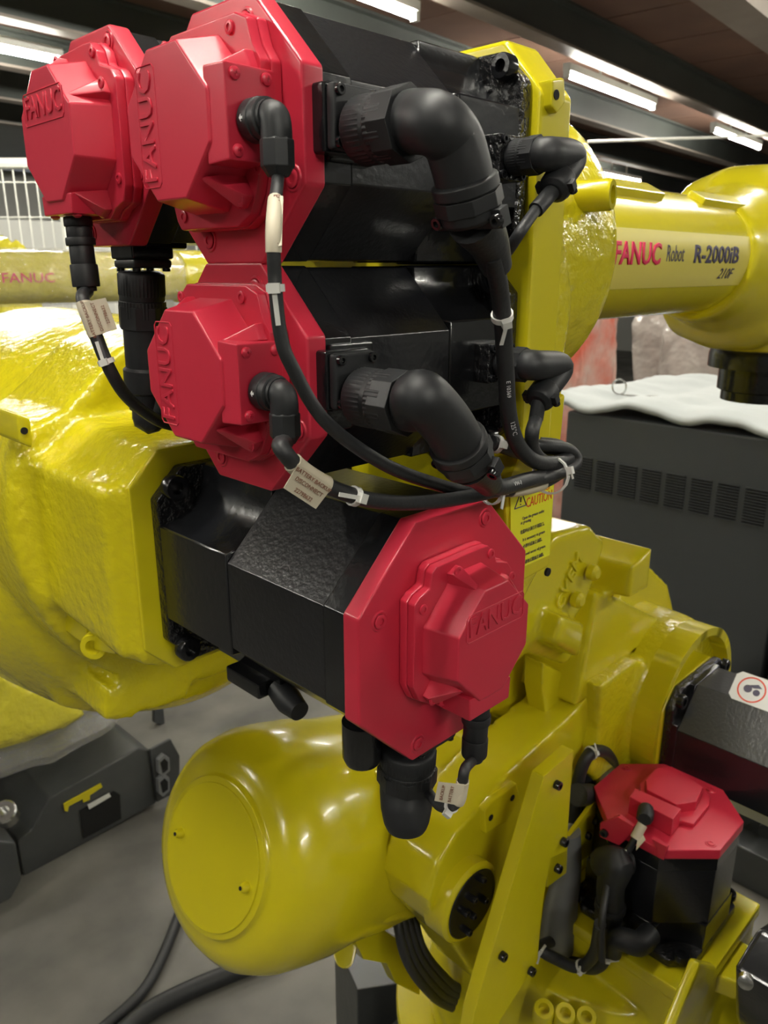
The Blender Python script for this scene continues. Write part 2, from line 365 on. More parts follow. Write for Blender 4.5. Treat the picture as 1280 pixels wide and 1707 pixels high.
slab(bm, [on(100, 1180, y=.80), on(150, 1190, y=.80), on(200, 1130, y=.80), on(100, 1060, y=.80), on(60, 1120, y=.80)], (0, .12, 0))
slab(bm, [on(180, 1150, y=.70), on(322, 1122, y=.70), on(316, 1168, y=.70), on(250, 1188, y=.70), on(232, 1186, y=.70), on(225, 1200, y=.70), on(176, 1206, y=.70)], (0, .14, 0))
slab(bm, [on(150, 1060, y=.70), on(315, 1080, y=.70), on(316, 1150, y=.70), on(230, 1160, y=.70)], (0, .16, 0))
box(bm, (.40, .58, 1.30), (.53, .95, 1.52))
elbow = cast('elbow_casting', bm, 'ycast', robot, .0055, 5)
# machined rim round the motor flange
bm = B(); prism(bm, octo(.190, .190, .026), -.548+.0, -.5435, frame((.363, 0, 1.371), (1, 0, 0), (0, 0, 1), None) @ Matrix.Rotation(0, 4, 'Z')); rim = obj('flange_rim', bm, 'yellow', robot, bevel=.002)
for px, py in ((208, 1070),):
    p = on(px, py, y=.62); bm = B(); q = p+V((.0, .03, 0)); A = axf(q, V((-.75, -.65, .05)))
    lathe(bm, [(.013, 0), (.0125, .034), (.0115, .036), (.0068, .036), (.0062, .028)], A, 24); obj('drain_plug', bm, 'yellow', robot)
bm = B(); slab(bm, [on(152, 1015, x=.262), on(185, 1035, x=.262), on(205, 1070, x=.262), on(190, 1092, x=.262), on(155, 1085, x=.262)], (.01, 0, 0)); slab(bm, [p for p in [on(143, 1020, y=.655), on(158, 1012, y=.655), on(160, 1080, y=.655), on(145, 1080, y=.655)]], (0, .05, 0)); obj('cast_lug', bm, 'yellow', robot, bevel=.003)
bm = B(); slab(bm, [on(29, 690, y=.665), on(52, 697, y=.665), on(56, 748, y=.665), on(32, 738, y=.665)], (0, .05, 0)); bk = obj('mounting_pad', bm, 'yellow', robot, bevel=.003)
bm = B(); lathe(bm, [(.0030, 0), (.0030, .001)], axf(on(40, 718, y=.6649), (0, -1, 0)), 16); obj('threaded_hole', bm, 'hole', bk)

# ---- forearm mount plate, flange, tube and wrist
FX, FY, FZ = .60, .461, 1.612
bm = B(); Tx = frame((0, 0, 0), (0, 1, 0), (0, 0, 1), None)           # polygons in (y, z), extruded along +X
y0 = .318
pts = [(.322, 1.735), (.66, 1.735), (.66, 1.30), (.35, 1.30), (.322, 1.36)]
prism(bm, [(.318, 1.708), (.348, 1.742), (.62, 1.742), (.66, 1.70), (.66, 1.40), (.41, 1.40), (.40, 1.475), (.318, 1.475)], .4585, .496, Tx)
obj('motor_mount_plate', bm, 'yellow', robot, bevel=.004)
bm = B()
lathe(bm, [(.112, .475), (.122, .50), (.124, .55), (.126, .60), (.118, .612)], frame((0, FY, FZ), (0, 1, 0), (0, 0, 1), None), 72)
slab(bm, [on(895, 430, y=.33), on(905, 300, y=.33), on(930, 300, y=.33), on(960, 500, y=.33), on(945, 600, y=.33), on(935, 760, y=.33), on(915, 930, y=.33), on(885, 985, y=.33), on(865, 1030, y=.33), on(850, 1030, y=.33), on(845, 800, y=.33), on(870, 640, y=.33)], (0, .12, 0))
cast('forearm_housing', bm, 'yrough', robot, .0045, 4)
bm = B(); slab(bm, [on(893, 690, y=.322), on(944, 655, y=.322), on(938, 720, y=.322), on(925, 810, y=.322), on(917, 945, y=.322), on(862, 975, y=.322), on(850, 975, y=.322), on(842, 820, y=.322)], (0, .05, 0)); lp = obj('arm_side_plate', bm, 'yellow', robot, bevel=.003)
bm = B(); lathe(bm, [(.0042, 0), (.0042, .0006)], axf(on(911, 953, y=.3215), (0, -1, 0)), 16); 
bm.free()
# boss with threaded hole
bm = B(); slab(bm, [on(921, 131, y=.312), on(942, 128, y=.312), on(944, 170, y=.312), on(930, 190, y=.312), on(920, 178, y=.312)], (0, .05, 0)); bo = obj('drilled_boss', bm, 'yellow', robot, bevel=.002)
bm = B(); lathe(bm, [(.0030, 0), (.0030, .0005)], axf(on(927, 158, y=.3119), (0, -1, 0)), 16); obj('threaded_hole', bm, 'hole', bo)
p = on(935, 330, y=.36); bm = B(); A = axf(p, V((.25, -1, .02))); lathe(bm, [(.0115, 0), (.0115, .038), (.0105, .040), (.0066, .040), (.0060, .028)], A, 24); obj('drain_plug', bm, 'yellow', robot)
bm = B(); lathe(bm, [(.0692, .605), (.0692, 1.22)], frame((0, FY, FZ+.004), (0, 1, 0), (0, 0, 1), None), 72); fa = obj('forearm_tube', bm, 'yellow', robot)
R0 = .0692
# decal band round the tube, with its print
a0, a1 = R_(168), R_(212)
def onfore(x, a, r=R0): return V((x, FY+r*math.cos(a), FZ+.004-r*math.sin(a)+0))
bm = B(); grid = [[bm.verts.new(onfore(x, R_(150)+t*R_(48)/12, R0+.0005)) for t in range(13)] for x in (.63, 1.055)]
for t in range(12): bm.faces.new((grid[0][t], grid[0][t+1], grid[1][t+1], grid[1][t]))
obj('decal', bm, 'label', fa)
def wrap(name, s, size, xc, a, m, sx=1, shear=0, bold=0):
    me = text_mesh(s, size, 0.0002, bold, sx, shear).copy(); me.materials.clear()
    for v in me.vertices:
        x, y, z = v.co; aa = a+y/R0
        v.co = onfore(xc+x, aa, R0+.0008+max(z, 0))
    return link(name, me, I4, fa, m)
wrap('lettering', 'FANUC', .0285, .742, R_(178), 'pink', 1.0, bold=.0008)
wrap('lettering', 'Robot', .0235, .822, R_(179), 'ink', .68)
wrap('lettering', 'R-2000iB', .0255, .926, R_(179), 'ink', 1.28, bold=.0006)
wrap('lettering', '210F', .017, .962, R_(162), 'ink', 1.15, shear=.15, bold=.0001)
for x0, x1, a in ((.66, .83, 118), (.93, 1.07, 118)):
    bm = B(); aa = R_(a); e = V((0, math.cos(aa), math.sin(aa))); n = V((0, -math.sin(aa), math.cos(aa)))
    c = V((0, FY, FZ))+e*(R0-.004); slab(bm, [c+X*x0-n*.012, c+X*x1-n*.014, c+X*x1+n*.014, c+X*x0+n*.012], e*.014); obj('cast_pad', bm, 'yellow', fa, bevel=.003)
WX, WZ = 1.19, 1.612
bm = B()
lathe(bm, [(.08, -.075), (.108, -.062), (.124, -.03), (.126, .03), (.11, .08)], frame((WX, FY, WZ), (1, 0, 0), None, (0, 1, 0)), 64)
lathe(bm, [(.076, 1.02), (.082, 1.06), (.10, 1.12), (.11, 1.18)], frame((0, FY, FZ), (0, 1, 0), (0, 0, 1), None), 48)
lathe(bm, [(.074, 0), (.074, .10)], frame((WX+.095, FY, WZ-.130), (1, 0, 0), (0, 1, 0), None), 48)
cast('wrist_casting', bm, 'yellow', robot, .006, 6)
WZ += .040; bm = B(); A = frame((WX+.118, FY, 0), (1, 0, 0), (0, 1, 0), None)
lathe(bm, [(.078, WZ-.172), (.080, WZ-.180), (.080, WZ-.200), (.062, WZ-.202), (.062, WZ-.235), (.055, WZ-.238), (.055, WZ-.252)][::-1], A, 48); wf = obj('wrist_flange', bm, 'black', robot)
# ---- lower arm (inner link), its lugs and raised letters
def ys(bm, y, t, pts): slab(bm, [on(px, py, y=y) for px, py in pts], (0, t, 0))
def xs(bm, x, t, pts): slab(bm, [on(px, py, x=x) for px, py in pts], (t, 0, 0))
bm = B()
ys(bm, .46, .16, [(930, 890), (985, 876), (1010, 905), (995, 960), (975, 1010), (955, 1040), (960, 1090), (945, 1110), (880, 1090), (850, 1120), (820, 1130), (840, 1000)])
box(bm, (.893, .44, 1.186), (.950, .56, 1.232)); slab(bm, [V((.893, .44, 1.228)), V((.950, .44, 1.245)), V((.950, .44, 1.20)), V((.893, .44, 1.20))], (0, .14, 0))
ys(bm, .43, .20, [(938, 1028), (978, 1040), (970, 1100), (925, 1075)])
ys(bm, .52, .14, [(1055, 955), (1085, 945), (1115, 975), (1125, 1020), (1130, 1100), (1000, 1150), (985, 1080)])
ys(bm, .47, .10, [(995, 985), (1040, 1000), (1075, 1020), (1120, 1040), (1100, 1120), (1010, 1150), (960, 1180), (975, 1090)])
cast('lower_arm', bm, 'yellow', robot, .0055, 4)
n_ = on(950, 975, y=.459)
for i, ch in enumerate('CVEM'):
    p = on(934+i*9, 1003-i*22, y=.4585); text('cast_letter', ch, .026, frame(p, (1, 0, .9), None, (0, -1, 0)), 'yellow', robot, ext=.0015, bev=.0006)
for px, py in ((983, 953), (957, 998)):
    bm = B(); lathe(bm, [(.010, 0), (.010, .008), (.006, .012)], axf(on(px, py, y=.455), (0, -1, 0)), 18); obj('cast_boss', bm, 'yellow', robot)
# ---- balancer lever: deep curved beam from the tank's pivot up to the shoulder
bm = B()
ys(bm, .47, .075, [(762, 1385), (730, 1440), (712, 1500), (722, 1540), (760, 1580), (800, 1640), (860, 1560), (905, 1400), (985, 1290), (1050, 1215), (1085, 1160), (1100, 1115), (1090, 1060), (1060, 1060), (1010, 1125), (960, 1185), (900, 1240), (845, 1290), (800, 1345)])
cast('balancer_lever', bm, 'yellow', robot, .005, 4)
# raised machined edge strip with two tapped holes
bm = B(); ys(bm, .462, .012, [(808, 1352), (822, 1335), (862, 1305), (868, 1330), (845, 1370), (810, 1392)]); pd = obj('mounting_pad', bm, 'yellow', robot, bevel=.003)
for px, py in ((818, 1363), (854, 1330)):
    bm = B(); lathe(bm, [(.0042, 0), (.0042, .0006)], axf(on(px, py, y=.4617), (0, -1, 0)), 16); obj('threaded_hole', bm, 'hole', pd)
p = on(774, 1497, y=.463)
bm = B(); lathe(bm, [(.050, -.02), (.050, .008), (.046, .012)], axf(p, (0, -1, 0)), 48); obj('pivot_collar', bm, 'yellow', robot)
bm = B(); lathe(bm, [(.043, .010), (.043, .0125), (.042, .0135)], axf(p, (0, -1, 0)), 48); pc = obj('pivot_cover', bm, 'black', robot); pc['label'] = 'black oval-looking pivot cover with six bolts'
for dx, dz in ((.012, .030), (-.004, .012), (.018, -.004), (-.004, -.012), (-.012, -.030), (-.018, .002)):
    bolt(axf(p+V((dx, -.0135, dz)), (0, -1, 0)), .0042, .0075, 'black', pc)
# ---- shoulder
bm = B()
SX, SZ = 1.075, .958
As = frame((SX, .0, SZ), (1, 0, 0), None, (0, 1, 0))
lathe(bm, [(.128, .43), (.135, .46), (.142, .62)], As, 64)
ys(bm, .45, .16, [(1000, 1145), (1060, 1100), (1100, 1110), (1095, 1300), (1060, 1330), (1010, 1330), (985, 1290), (1000, 1220)])
ys(bm, .46, .12, [(985, 1280), (1110, 1270), (1130, 1500), (960, 1500), (975, 1400)])
cast('shoulder_casting', bm, 'ycast', robot, .0055, 5)
bm = B(); n = 48                                     # open ring that shelters the motor pad
ro, ri = .131, .118
for k0 in range(1):
    poly = [(ro*math.cos(a), ro*math.sin(a)) for a in [R_(-100)+i*R_(290)/40 for i in range(41)]]
a_ = [R_(5)+i*R_(205)/36 for i in range(37)]
outer = [(ro*math.cos(a), ro*math.sin(a)) for a in a_]; inner = [(ri*math.cos(a), ri*math.sin(a)) for a in a_][::-1]
Tr = frame((SX, 0, SZ), (1, 0, 0), (0, 0, 1), None)
for i in range(36):
    q = [outer[i], outer[i+1], (ri*math.cos(a_[i+1]), ri*math.sin(a_[i+1])), (ri*math.cos(a_[i]), ri*math.sin(a_[i]))]
    prism(bm, q, -.47, -.405, Tr)
obj('shoulder_ring', bm, 'yellow', robot)
bm = B(); prism(bm, octo(.184, .184, .03), -.47, -.402, frame((1.047, 0, .945), (1, 0, 0), (0, 0, 1), None)); obj('motor_pad', bm, 'yellow', robot, bevel=.004)
m6 = servo_motor(frame((1.047, .10, .950), (1, 0, 0), None, (0, -1, 0)), .178, .302, 'black motor at the right edge with a round warning label', cap=False, box_=False, hl=.02)
# warning label on its bevel
w6 = .173/2; e6 = .0505*.178/.174; pl0 = V((1.047-w6, 0, .950+w6-e6)); n6 = V((-1, 0, 1)).normalized()
d6 = on(1268, 1156, d=1)-CAM; LBL = CAM+d6*((pl0-CAM).dot(n6)/d6.dot(n6))+n6*.0006
TL = frame(LBL, (0, -1, 0), (.707, 0, .707), None)
bm = B(); prism(bm, octo(.075, .042, .006), .0, .0006, TL); lb = obj('warning_label', bm, 'white', m6)
bm = B()
for i in range(28):
    a, c = 2*PI*i/28, 2*PI*(i+1)/28; r1, r2 = .0165, .0185
    prism(bm, [(r1*math.cos(a)-.012, r1*math.sin(a)), (r2*math.cos(a)-.012, r2*math.sin(a)), (r2*math.cos(c)-.012, r2*math.sin(c)), (r1*math.cos(c)-.012, r1*math.sin(c))], .0006, .0009, TL)
obj('red_ring', bm, 'ink_r', m6)
bm = B(); prism(bm, [(x-.017, y) for x, y in ngon(.0055, 16)], .0006, .0010, TL); prism(bm, [(x-.005, y-.002) for x, y in ngon(.0045, 16)], .0006, .0010, TL); prism(bm, [(-.020, .004), (-.006, .010), (.0, .006), (-.010, .003)], .0006, .0010, TL); obj('pictogram', bm, 'ink', m6)

# ---- balancer tank
BD = V((.933, .048, -.356)).normalized(); bc = on(360, 1425, d=.92); A = axf(bc, BD)
bm = B()
lathe(bm, [(.001, -.006), (.088, -.006), (.090, -.005), (.0915, -.001), (.094, .001), (.104, .002), (.120, .010), (.134, .025), (.143, .05), (.146, .08), (.1475, .12), (.144, .165), (.146, .22), (.147, .34), (.135, .40), (.10, .44), (.02, .45)], A, 96)
tank = obj('balancer_tank', bm, 'yellow', robot)
for v in tank.data.polygons: v.use_smooth = True
tank['label'] = 'fat glossy yellow cylinder with a round end plate, below the centre motor'
bm = B(); lathe(bm, [(.083, -.0085), (.083, -.0015)][::1], A, 72); ep = obj('end_disc', bm, 'yellow', tank, bevel=.0012)
for px, py in ((302, 1388), (411, 1478)):
    p = on(px, py, d=.9); d_ = (p-CAM); t = (bc-CAM+BD*-.0085).dot(BD)/d_.dot(BD); p = CAM+d_*t
    bm = B(); lathe(bm, [(.0065, 0), (.006, .004), (.004, .009)], axf(p, -BD), 16); obj('nipple', bm, 'yellow', ep)
    bm = B(); lathe(bm, [(.0024, 0), (.0024, .0006)], axf(p-BD*.009, -BD), 12); obj('nipple_hole', bm, 'hole', ep)
bm = B()
slab(bm, [on(545, 1560, d=1.08), on(600, 1560, d=1.08), on(590, 1612, d=1.06), on(575, 1621, d=1.06), on(558, 1612, d=1.06)], (.03, .03, 0)); obj('tank_foot', bm, 'yellow', tank, bevel=.006)
bm = B(); ys(bm, .55, .10, [(620, 1470), (700, 1400), (735, 1420), (712, 1520), (690, 1535), (640, 1545)]); ys(bm, .53, .08, [(690, 1330), (760, 1300), (800, 1240), (870, 1230), (860, 1300), (760, 1400), (700, 1430)]); cast('tank_neck', bm, 'yellow', robot, .006, 6)
bm = B(); ys(bm, .60, .12, [(720, 1250), (740, 1190), (880, 1180), (890, 1230), (800, 1300)]); ys(bm, .56, .10, [(845, 1060), (950, 1090), (935, 1180), (880, 1225), (850, 1200)]); cast('rear_casting', bm, 'yellow', robot, .006, 6)
bm = B(); ys(bm, .50, .03, [(905, 1105), (960, 1130), (935, 1175), (910, 1195), (903, 1150)]); obj('stop_block', bm, 'yellow', robot, bevel=.004)
bm = B(); tube(bm, [on(890, 1095, y=.56), on(930, 1108, y=.55), on(985, 1125, y=.56)], .012, 12); obj('inner_hose', bm, 'rubber', robot)

# ---- hose guard: bent plate with bolts
bm = B(); ys(bm, .405, .017, [(907, 1294), (957, 1250), (951, 1330), (945, 1420), (919, 1432), (910, 1477), (902, 1539), (897, 1602), (835, 1700), (800, 1790), (775, 1790), (790, 1690), (810, 1619)]); gd = obj('hose_guard', bm, 'yellow', robot, bevel=.002)
for px, py in ((926, 1307), (937, 1402), (835, 1592), (883, 1617), (927, 1446)):
    bolt(axf(on(px, py, y=.4045), (0, -1, 0)), .0055, .007, 'black', gd)
bm = B(); ys(bm, .43, .006, [(945, 1400), (1000, 1325), (998, 1412), (958, 1445), (912, 1480), (915, 1432)]); br = obj('hose_bracket', bm, 'yellow', robot, bevel=.001)
for px, py in ((978, 1392), (990, 1368)): bolt(axf(on(px, py, y=.4295), (0, -1, 0)), .005, .006, 'black', br)

# ---- turret under the base motor
bm = B()
lathe(bm, [(.20, .46), (.262, .50), (.262, .545), (.235, .58), (.225, .64), (.20, .690), (.12, .705)], frame((.915, .445, 0), (1, 0, 0), (0, 1, 0), None), 72)
box(bm, (.775, .248, .66), (.985, .455, .7535)); box(bm, (.80, .30, .55), (1.0, .6, .74))
cast('turret_casting', bm, 'yellow', robot, .006, 5)
bm = B(); box(bm, (.773, .246, .738), (.987, .457, .7590)); obj('motor_pad', bm, 'yellow', robot, bevel=.004)
for px, py in ((905, 1684), (940, 1691), (975, 1697)):
    p = on(px, py, z=.695); A = axf(p-Z*.012, (-.25, -.2, .95)); bolt(A, .0135, .026, 'yellow', robot)
bm = B(); slab(bm, [on(a, c, z=.735) for a, c in [(1180, 1537), (1253, 1576), (1232, 1640), (1160, 1612)]], (0, 0, -.03)); ys(bm, .245, .014, [(1168, 1605), (1196, 1612), (1150, 1730), (1118, 1730)]); ys(bm, .27, .03, [(1196, 1630), (1222, 1645), (1205, 1760), (1170, 1760)]); obj('cast_arm', bm, 'yellow', robot, bevel=.005)
bm = B(); lathe(bm, [(.30, .455), (.302, .458), (.302, .478), (.30, .481)], frame((.915, .46, 0), (1, 0, 0), (0, 1, 0), None), 72)
obj('turntable_ring', bm, 'yellow', robot)
bm = B(); lathe(bm, [(.24, .30), (.24, .46)], frame((.915, .46, 0), (1, 0, 0), (0, 1, 0), None), 48); box(bm, (.62, .20, .02), (1.25, .75, .30)); obj('base_pedestal', bm, 'dgrey', robot, bevel=.01)
bm = B(); ys(bm, .62, .02, [(592, 1570), (640, 1550), (700, 1590), (700, 1660), (660, 1640), (645, 1607), (606, 1600)]); obj('cable_bracket', bm, 'yellow', robot, bevel=.002)
for k in range(4):
    bm = B(); o_ = k*9
    tube(bm, [on(662+o_, 1500, y=.60), on(664+o_, 1545-o_*.3, y=.575), on(678+o_, 1600-o_*.6, y=.56), on(708+o_, 1645-o_*.8, y=.55), on(752+o_*.7, 1678-o_, y=.55), on(850, 1700-o_, y=.54)], .0068, 12); obj('hose', bm, 'rubber', robot)
bm = B(); tube(bm, [on(950, 1385, y=.435), on(948, 1450, y=.435), on(935, 1510, y=.435), on(930, 1585, y=.435)], [.014, .0165, .0225, .027], 20); hs = obj('hose_sleeve', bm, 'sleeve', robot); hs['label'] = 'grey corrugated sleeve over the hoses'
bm = B(); C = tube(bm, [on(930, 1565, y=.44), on(900, 1580, y=.42), on(930, 1600, y=.40), on(965, 1612, y=.38), on(990, 1590, y=.36), on(1000, 1540, y=.35)], .0075, 12); c_ = obj('cable', bm, 'rubber', robot); tie(C, 10, .0078, c_, (-.3, 0, -1)); tie(C, 25, .0078, c_, (0, 0, 1))
bm = B(); C = tube(bm, [on(955, 1390, y=.46), on(960, 1330, y=.46), on(968, 1285, y=.455), on(985, 1255, y=.45), on(1010, 1255, y=.45), on(1024, 1285, y=.46), on(1015, 1330, y=.47)], .0085, 12); c_ = obj('cable', bm, 'rubber', robot); tie(C, 24, .0088, c_, (0, 0, 1))
bm = B(); tube(bm, [on(958, 1400, y=.47), on(975, 1330, y=.47), on(975, 1265, y=.47)], [.014, .017, .014], 16); tube(bm, [on(962, 1325, y=.445), on(985, 1325, y=.445)], .015, 16, raw=True); obj('hose_coupling', bm, 'rubber', robot)

# ---- base motor's cap (low cover, connector hood, bracket)
bm = B(); T = T5
O = lambda px, py, z=.925: on(px, py, z=z)
def flatpoly(pts, z): return [on(px, py, z=z) for px, py in pts]
slab(bm, flatpoly([(1076, 1300), (1092, 1281), (1120, 1277), (1172, 1312), (1161, 1336), (1127, 1341), (1078, 1316)], .945), (0, 0, -.019))
slab(bm, flatpoly([(1066, 1306), (1088, 1286), (1128, 1283), (1184, 1326), (1182, 1342), (1156, 1374), (1136, 1368), (1120, 1370), (1068, 1330)], .9315), (0, 0, -.006))
obj('encoder_cover', bm, 'red', m5, bevel=.0015)
bm = B(); slab(bm, flatpoly([(1049, 1328), (1058, 1313), (1136, 1348), (1122, 1366)], .951), (0, 0, -.026)); obj('connector_hood', bm, 'red', m5, bevel=.0015)
bm = B(); slab(bm, [on(1000, 1372, x=.792), on(1030, 1362, x=.792), on(1056, 1378, x=.792), on(1052, 1392, x=.792), on(1032, 1410, x=.792), on(999, 1395, x=.792)], (.006, 0, 0)); bb = obj('bracket', bm, 'red', m5, bevel=.0008); bm = B(); slab(bm, [on(1085, 1398, x=.792), on(1112, 1412, x=.792), on(1106, 1434, x=.792), on(1096, 1430, x=.792), on(1094, 1412, x=.792)], (.006, 0, 0)); obj('bracket', bm, 'red', m5, bevel=.0008)
bolt(axf(on(1008, 1388, x=.7915), (-1, 0, 0)), .0055, .004, 'black', bb)
p = on(1082, 1362, z=.945); bm = B(); A = axf(p+V((.012, .010, 0)), (-.9, -.35, .1)); lathe(bm, [(.009, 0), (.0105, .004), (.0105, .022), (.008, .026)], A, 18, flute=(1, 2, 18, .0006)); obj('signal_connector', bm, 'plastic', m5)
bm = B(); C = tube(bm, [on(1075, 1368, z=.94), on(1060, 1395, z=.925), on(1045, 1420, z=.905), on(1028, 1440, z=.89), on(1012, 1480, z=.87), on(1003, 1540, z=.84), on(1003, 1600, z=.79)], .0045, 10); c_ = obj('cable', bm, 'rubber', m5)
bm = B(); tube(bm, [on(1071, 1374, z=.9395), on(1058, 1398, z=.9245)], .0062, 12, raw=True); slab(bm, [on(1072, 1392, z=.93), on(1062, 1400, z=.925), on(1060, 1418, z=.922), on(1076, 1400, z=.928)], (0, 0, .0006)); obj('cable_tag', bm, 'paper', m5)
tie(C, 20, .0048, m5, (.3, 0, 1))
bm = B(); tube(bm, [V((.80, .36, .880)), V((.772, .375, .882)), on(1030, 1440, x=.765), on(1018, 1475, x=.765), on(1018, 1515, x=.765)], [.019, .0195, .019, .0175, .0165], 24, per=10); pcx = obj('power_connector', bm, 'plastic', m5)
bm = B(); q0 = on(1018, 1505, x=.765); lathe(bm, [(.0185, 0), (.0195, .003), (.0195, .009), (.0175, .012), (.0175, .026), (.012, .035), (.012, .06)], axf(q0, (.1, .1, -1)), 24); obj('cable_clamp', bm, 'plastic', pcx)
bm = B(); tube(bm, [V((.79, .315, .80)), V((.765, .318, .80)), on(1030, 1565, x=.755), on(1022, 1590, x=.755)], [.014, .015, .014, .010], 18); obj('brake_connector', bm, 'plastic', m5)
bm = B(); C = tube(bm, [on(1018, 1540, x=.765), on(1010, 1590, x=.76), on(990, 1612, x=.76), on(950, 1605, x=.77)], .009, 12); c_ = obj('cable', bm, 'rubber', m5); tie(C, 8, .0095, c_, (1, 0, .2))

# ---- connectors and cables of the wrist motors
def knurl_nut(p, d, r, L, parent, hexr=None):        # knurled coupling ring followed by a hexagonal nut
    A = axf(p, d); bm = B(); n = 84
    lathe(bm, [(r*.86, 0), (r*.94, .001), (r, .0022), (r, L*.40), (r*.97, L*.43), (r*.97, L*.50)], A, n, flute=(2, 3, 0, r*.045))
    o = obj('coupling_ring', bm, 'plastic', parent)
    bm = B(); hx = hexr or r; lathe(bm, [(hx*.97, L*.5), (hx*1.02, L*.52), (hx*1.02, L*.80), (hx*.99, L*.82)], A, n, flute=(1, 2, 0, r*.03)); prism(bm, ngon(hx*1.08, 8), L*.60, L, A)
    obj('hex_nut', bm, 'plastic', parent, bevel=.0006); return A
def power_conn(p, d, pts, r, parent, boot, L=.044, br=None):
    knurl_nut(V(p), d, r, L, parent)
    e = V(p)+V(d).normalized()*(L-.004); P = [e, e+V(d).normalized()*.008]+[V(q) for q in pts]
    bm = B(); C = tube(bm, P, r*.86, 28, per=10); obj('elbow', bm, 'plastic', parent)
    t = (C[-1]-C[-2]).normalized(); A = axf(C[-1]-t*.004, t)
    bm = B(); lathe(bm, [(r*.88, 0), (r*1.0, .001), (r*1.0, .006), (r*.93, .0065), (r*.93, .018), (r*.80, .020)], A, 28); prism(bm, ngon(r*1.04, 8), .0068, .0140, A)
    box(bm, (-r*1.22, -.0035, .014), (r*1.22, .0035, .023), A)
    cl = obj('cable_clamp', bm, 'plastic', parent, bevel=.0005)
    for sx in (-1, 1):
        for sy in (-1,):
            bolt(frame(A @ V((sx*r*1.12, sy*.0036, .0185)), A.col[0].xyz, None, -A.col[1].xyz), .0032, .003, 'black', parent, 'clamp_screw')
    bm = B(); tube(bm, [A @ V((0, 0, .019))]+[V(q) for q in boot], [r*.80, r*.66, r*.5], 20); obj('rubber_boot', bm, 'rubber', parent)
cx = .290
power_conn((cx, .3065, 1.6645), (0, -1, 0), [on(728, 208, y=.254), on(753, 232, y=.252), on(767, 272, y=.251), on(776, 312, y=.251)], .0160, m1, [on(812, 400, y=.255), on(828, 445, y=.26)], L=.034)
power_conn((cx, .3085, 1.5340), (0, -1, 0), [on(700, 662, y=.258), on(724, 682, y=.256), on(748, 712, y=.256), on(765, 742, y=.257)], .0160, m2, [on(800, 785, y=.262), on(815, 806, y=.27)], L=.036)
# left motor's straight power connector
p = V((.290, .536, 1.680-.0815)); knurl_nut(p, (0, .08, -1), .0165, .040, m3)
e = p+V((0, .003, -.040)); bm = B(); A = axf(e, (0, .08, -1)); lathe(bm, [(.0150, -.002), (.0145, .028), (.0165, .030), (.0165, .046), (.0135, .048), (.0135, .060), (.010, .062)], A, 26); obj('cable_gland', bm, 'plastic', m3)
bm = B(); tube(bm, [e+V((0, .004, -.055)), e+V((.0, .002, -.068)), V((.315, .520, 1.522)), V((.37, .475, 1.510)), V((.45, .46, 1.497))], [.0115, .0095, .0085], 16); obj('cable', bm, 'rubber', m3)
# centre motor: knurled down-facing connector and its blunt elbow
p = V((.356, .331, 1.3685-.0965)); knurl_nut(p, (0, .05, -1), .0205, .030, m4)
bm = B(); q = p+V((0, .002, -.027)); tube(bm, [q, q+V((-.002, -.002, -.010)), q+V((-.006, -.006, -.020)), q+V((-.009, -.009, -.029)), q+V((-.010, -.010, -.035)), q+V((-.0105, -.0105, -.038))], [.0195, .0195, .0187, .0165, .013, .006], 26); obj('elbow', bm, 'plastic', m4)
bm = B(); p = V((.330, .352, 1.3685-.073)); lathe(bm, [(.0145, 0), (.0145, -.028), (.0125, -.033)][::-1], frame(p, (1, 0, 0), (0, 1, 0), None), 24); obj('side_plug', bm, 'black', m4)
bm = B(); box(bm, (.315, .455, 1.274), (.345, .50, 1.288)); obj('connector_box', bm, 'black', m4, bevel=.002)
bm = B(); tube(bm, [V((.333, .452, 1.279)), V((.330, .436, 1.276)), V((.328, .420, 1.274))], [.010, .011, .008], 18); obj('brake_connector', bm, 'plastic', m4)
# encoder plugs
def plug(p, d, segs, parent):                        # stepped circular plug: segs = [(radius, length), ...]
    A = axf(p, d); z = 0; prof = []
    for r, L in segs: prof += [(r*.97, z), (r, z+.0008), (r, z+L-.0008), (r*.97, z+L)]; z += L
    bm = B(); lathe(bm, prof, A, 28); obj('signal_plug', bm, 'plastic', parent); return A @ V((0, 0, z))
def elbow_plug(T, parent):
    p = T @ V((0, -.053, .021)); d = -(T.col[1].xyz); 
    bm = B(); A = axf(p, d); lathe(bm, [(.0096, 0), (.0100, .001), (.0100, .007), (.0094, .0075), (.0094, .0115), (.0084, .012)], A, 28); a = obj('plug_ring', bm, 'plastic', parent)
    c = p+d*.0125; bm = B(); tube(bm, [c-d*.004, c+d*.003, c+d*.0050-Z*.004, c+d*.0052-Z*.0125], .0074, 22, per=8); tube(bm, [c-d*.003, c+d*.002], .0082, 22, raw=True); obj('plug_elbow', bm, 'plastic', parent)
    q = c+d*.0052-Z*.0090; bm = B(); lathe(bm, [(.0072, 0), (.0082, .001), (.0082, .0125), (.0070, .014), (.0050, .017)], axf(q, -Z), 8); obj('plug_nut', bm, 'plastic', parent, bevel=.0004)
    sd = (-X); m_ = p+d*.004+(-X)*.0100; text('arrow_mark', '◄', .004, frame(m_, d, None, -X), 'white', parent, ext=.0001) if False else None
    bm = B(); Am = frame(m_, d, None, -X); prism(bm, [(-.0012, 0), (0, .0016), (0, .0006), (.0014, .0006), (.0014, -.0006), (0, -.0006), (0, -.0016)], -.0003, .0003, Am); obj('arrow_mark', bm, 'white', parent)
    return q-Z*.016
e1 = elbow_plug(T1, m1); e2 = elbow_plug(T2, m2)
e3 = plug(T3m @ V((.001, -.047, .021)), (0, -.05, -1), [(.0092, .006), (.0084, .007), (.0096, .005), (.0080, .012), (.0090, .0145), (.0066, .003)], m3)
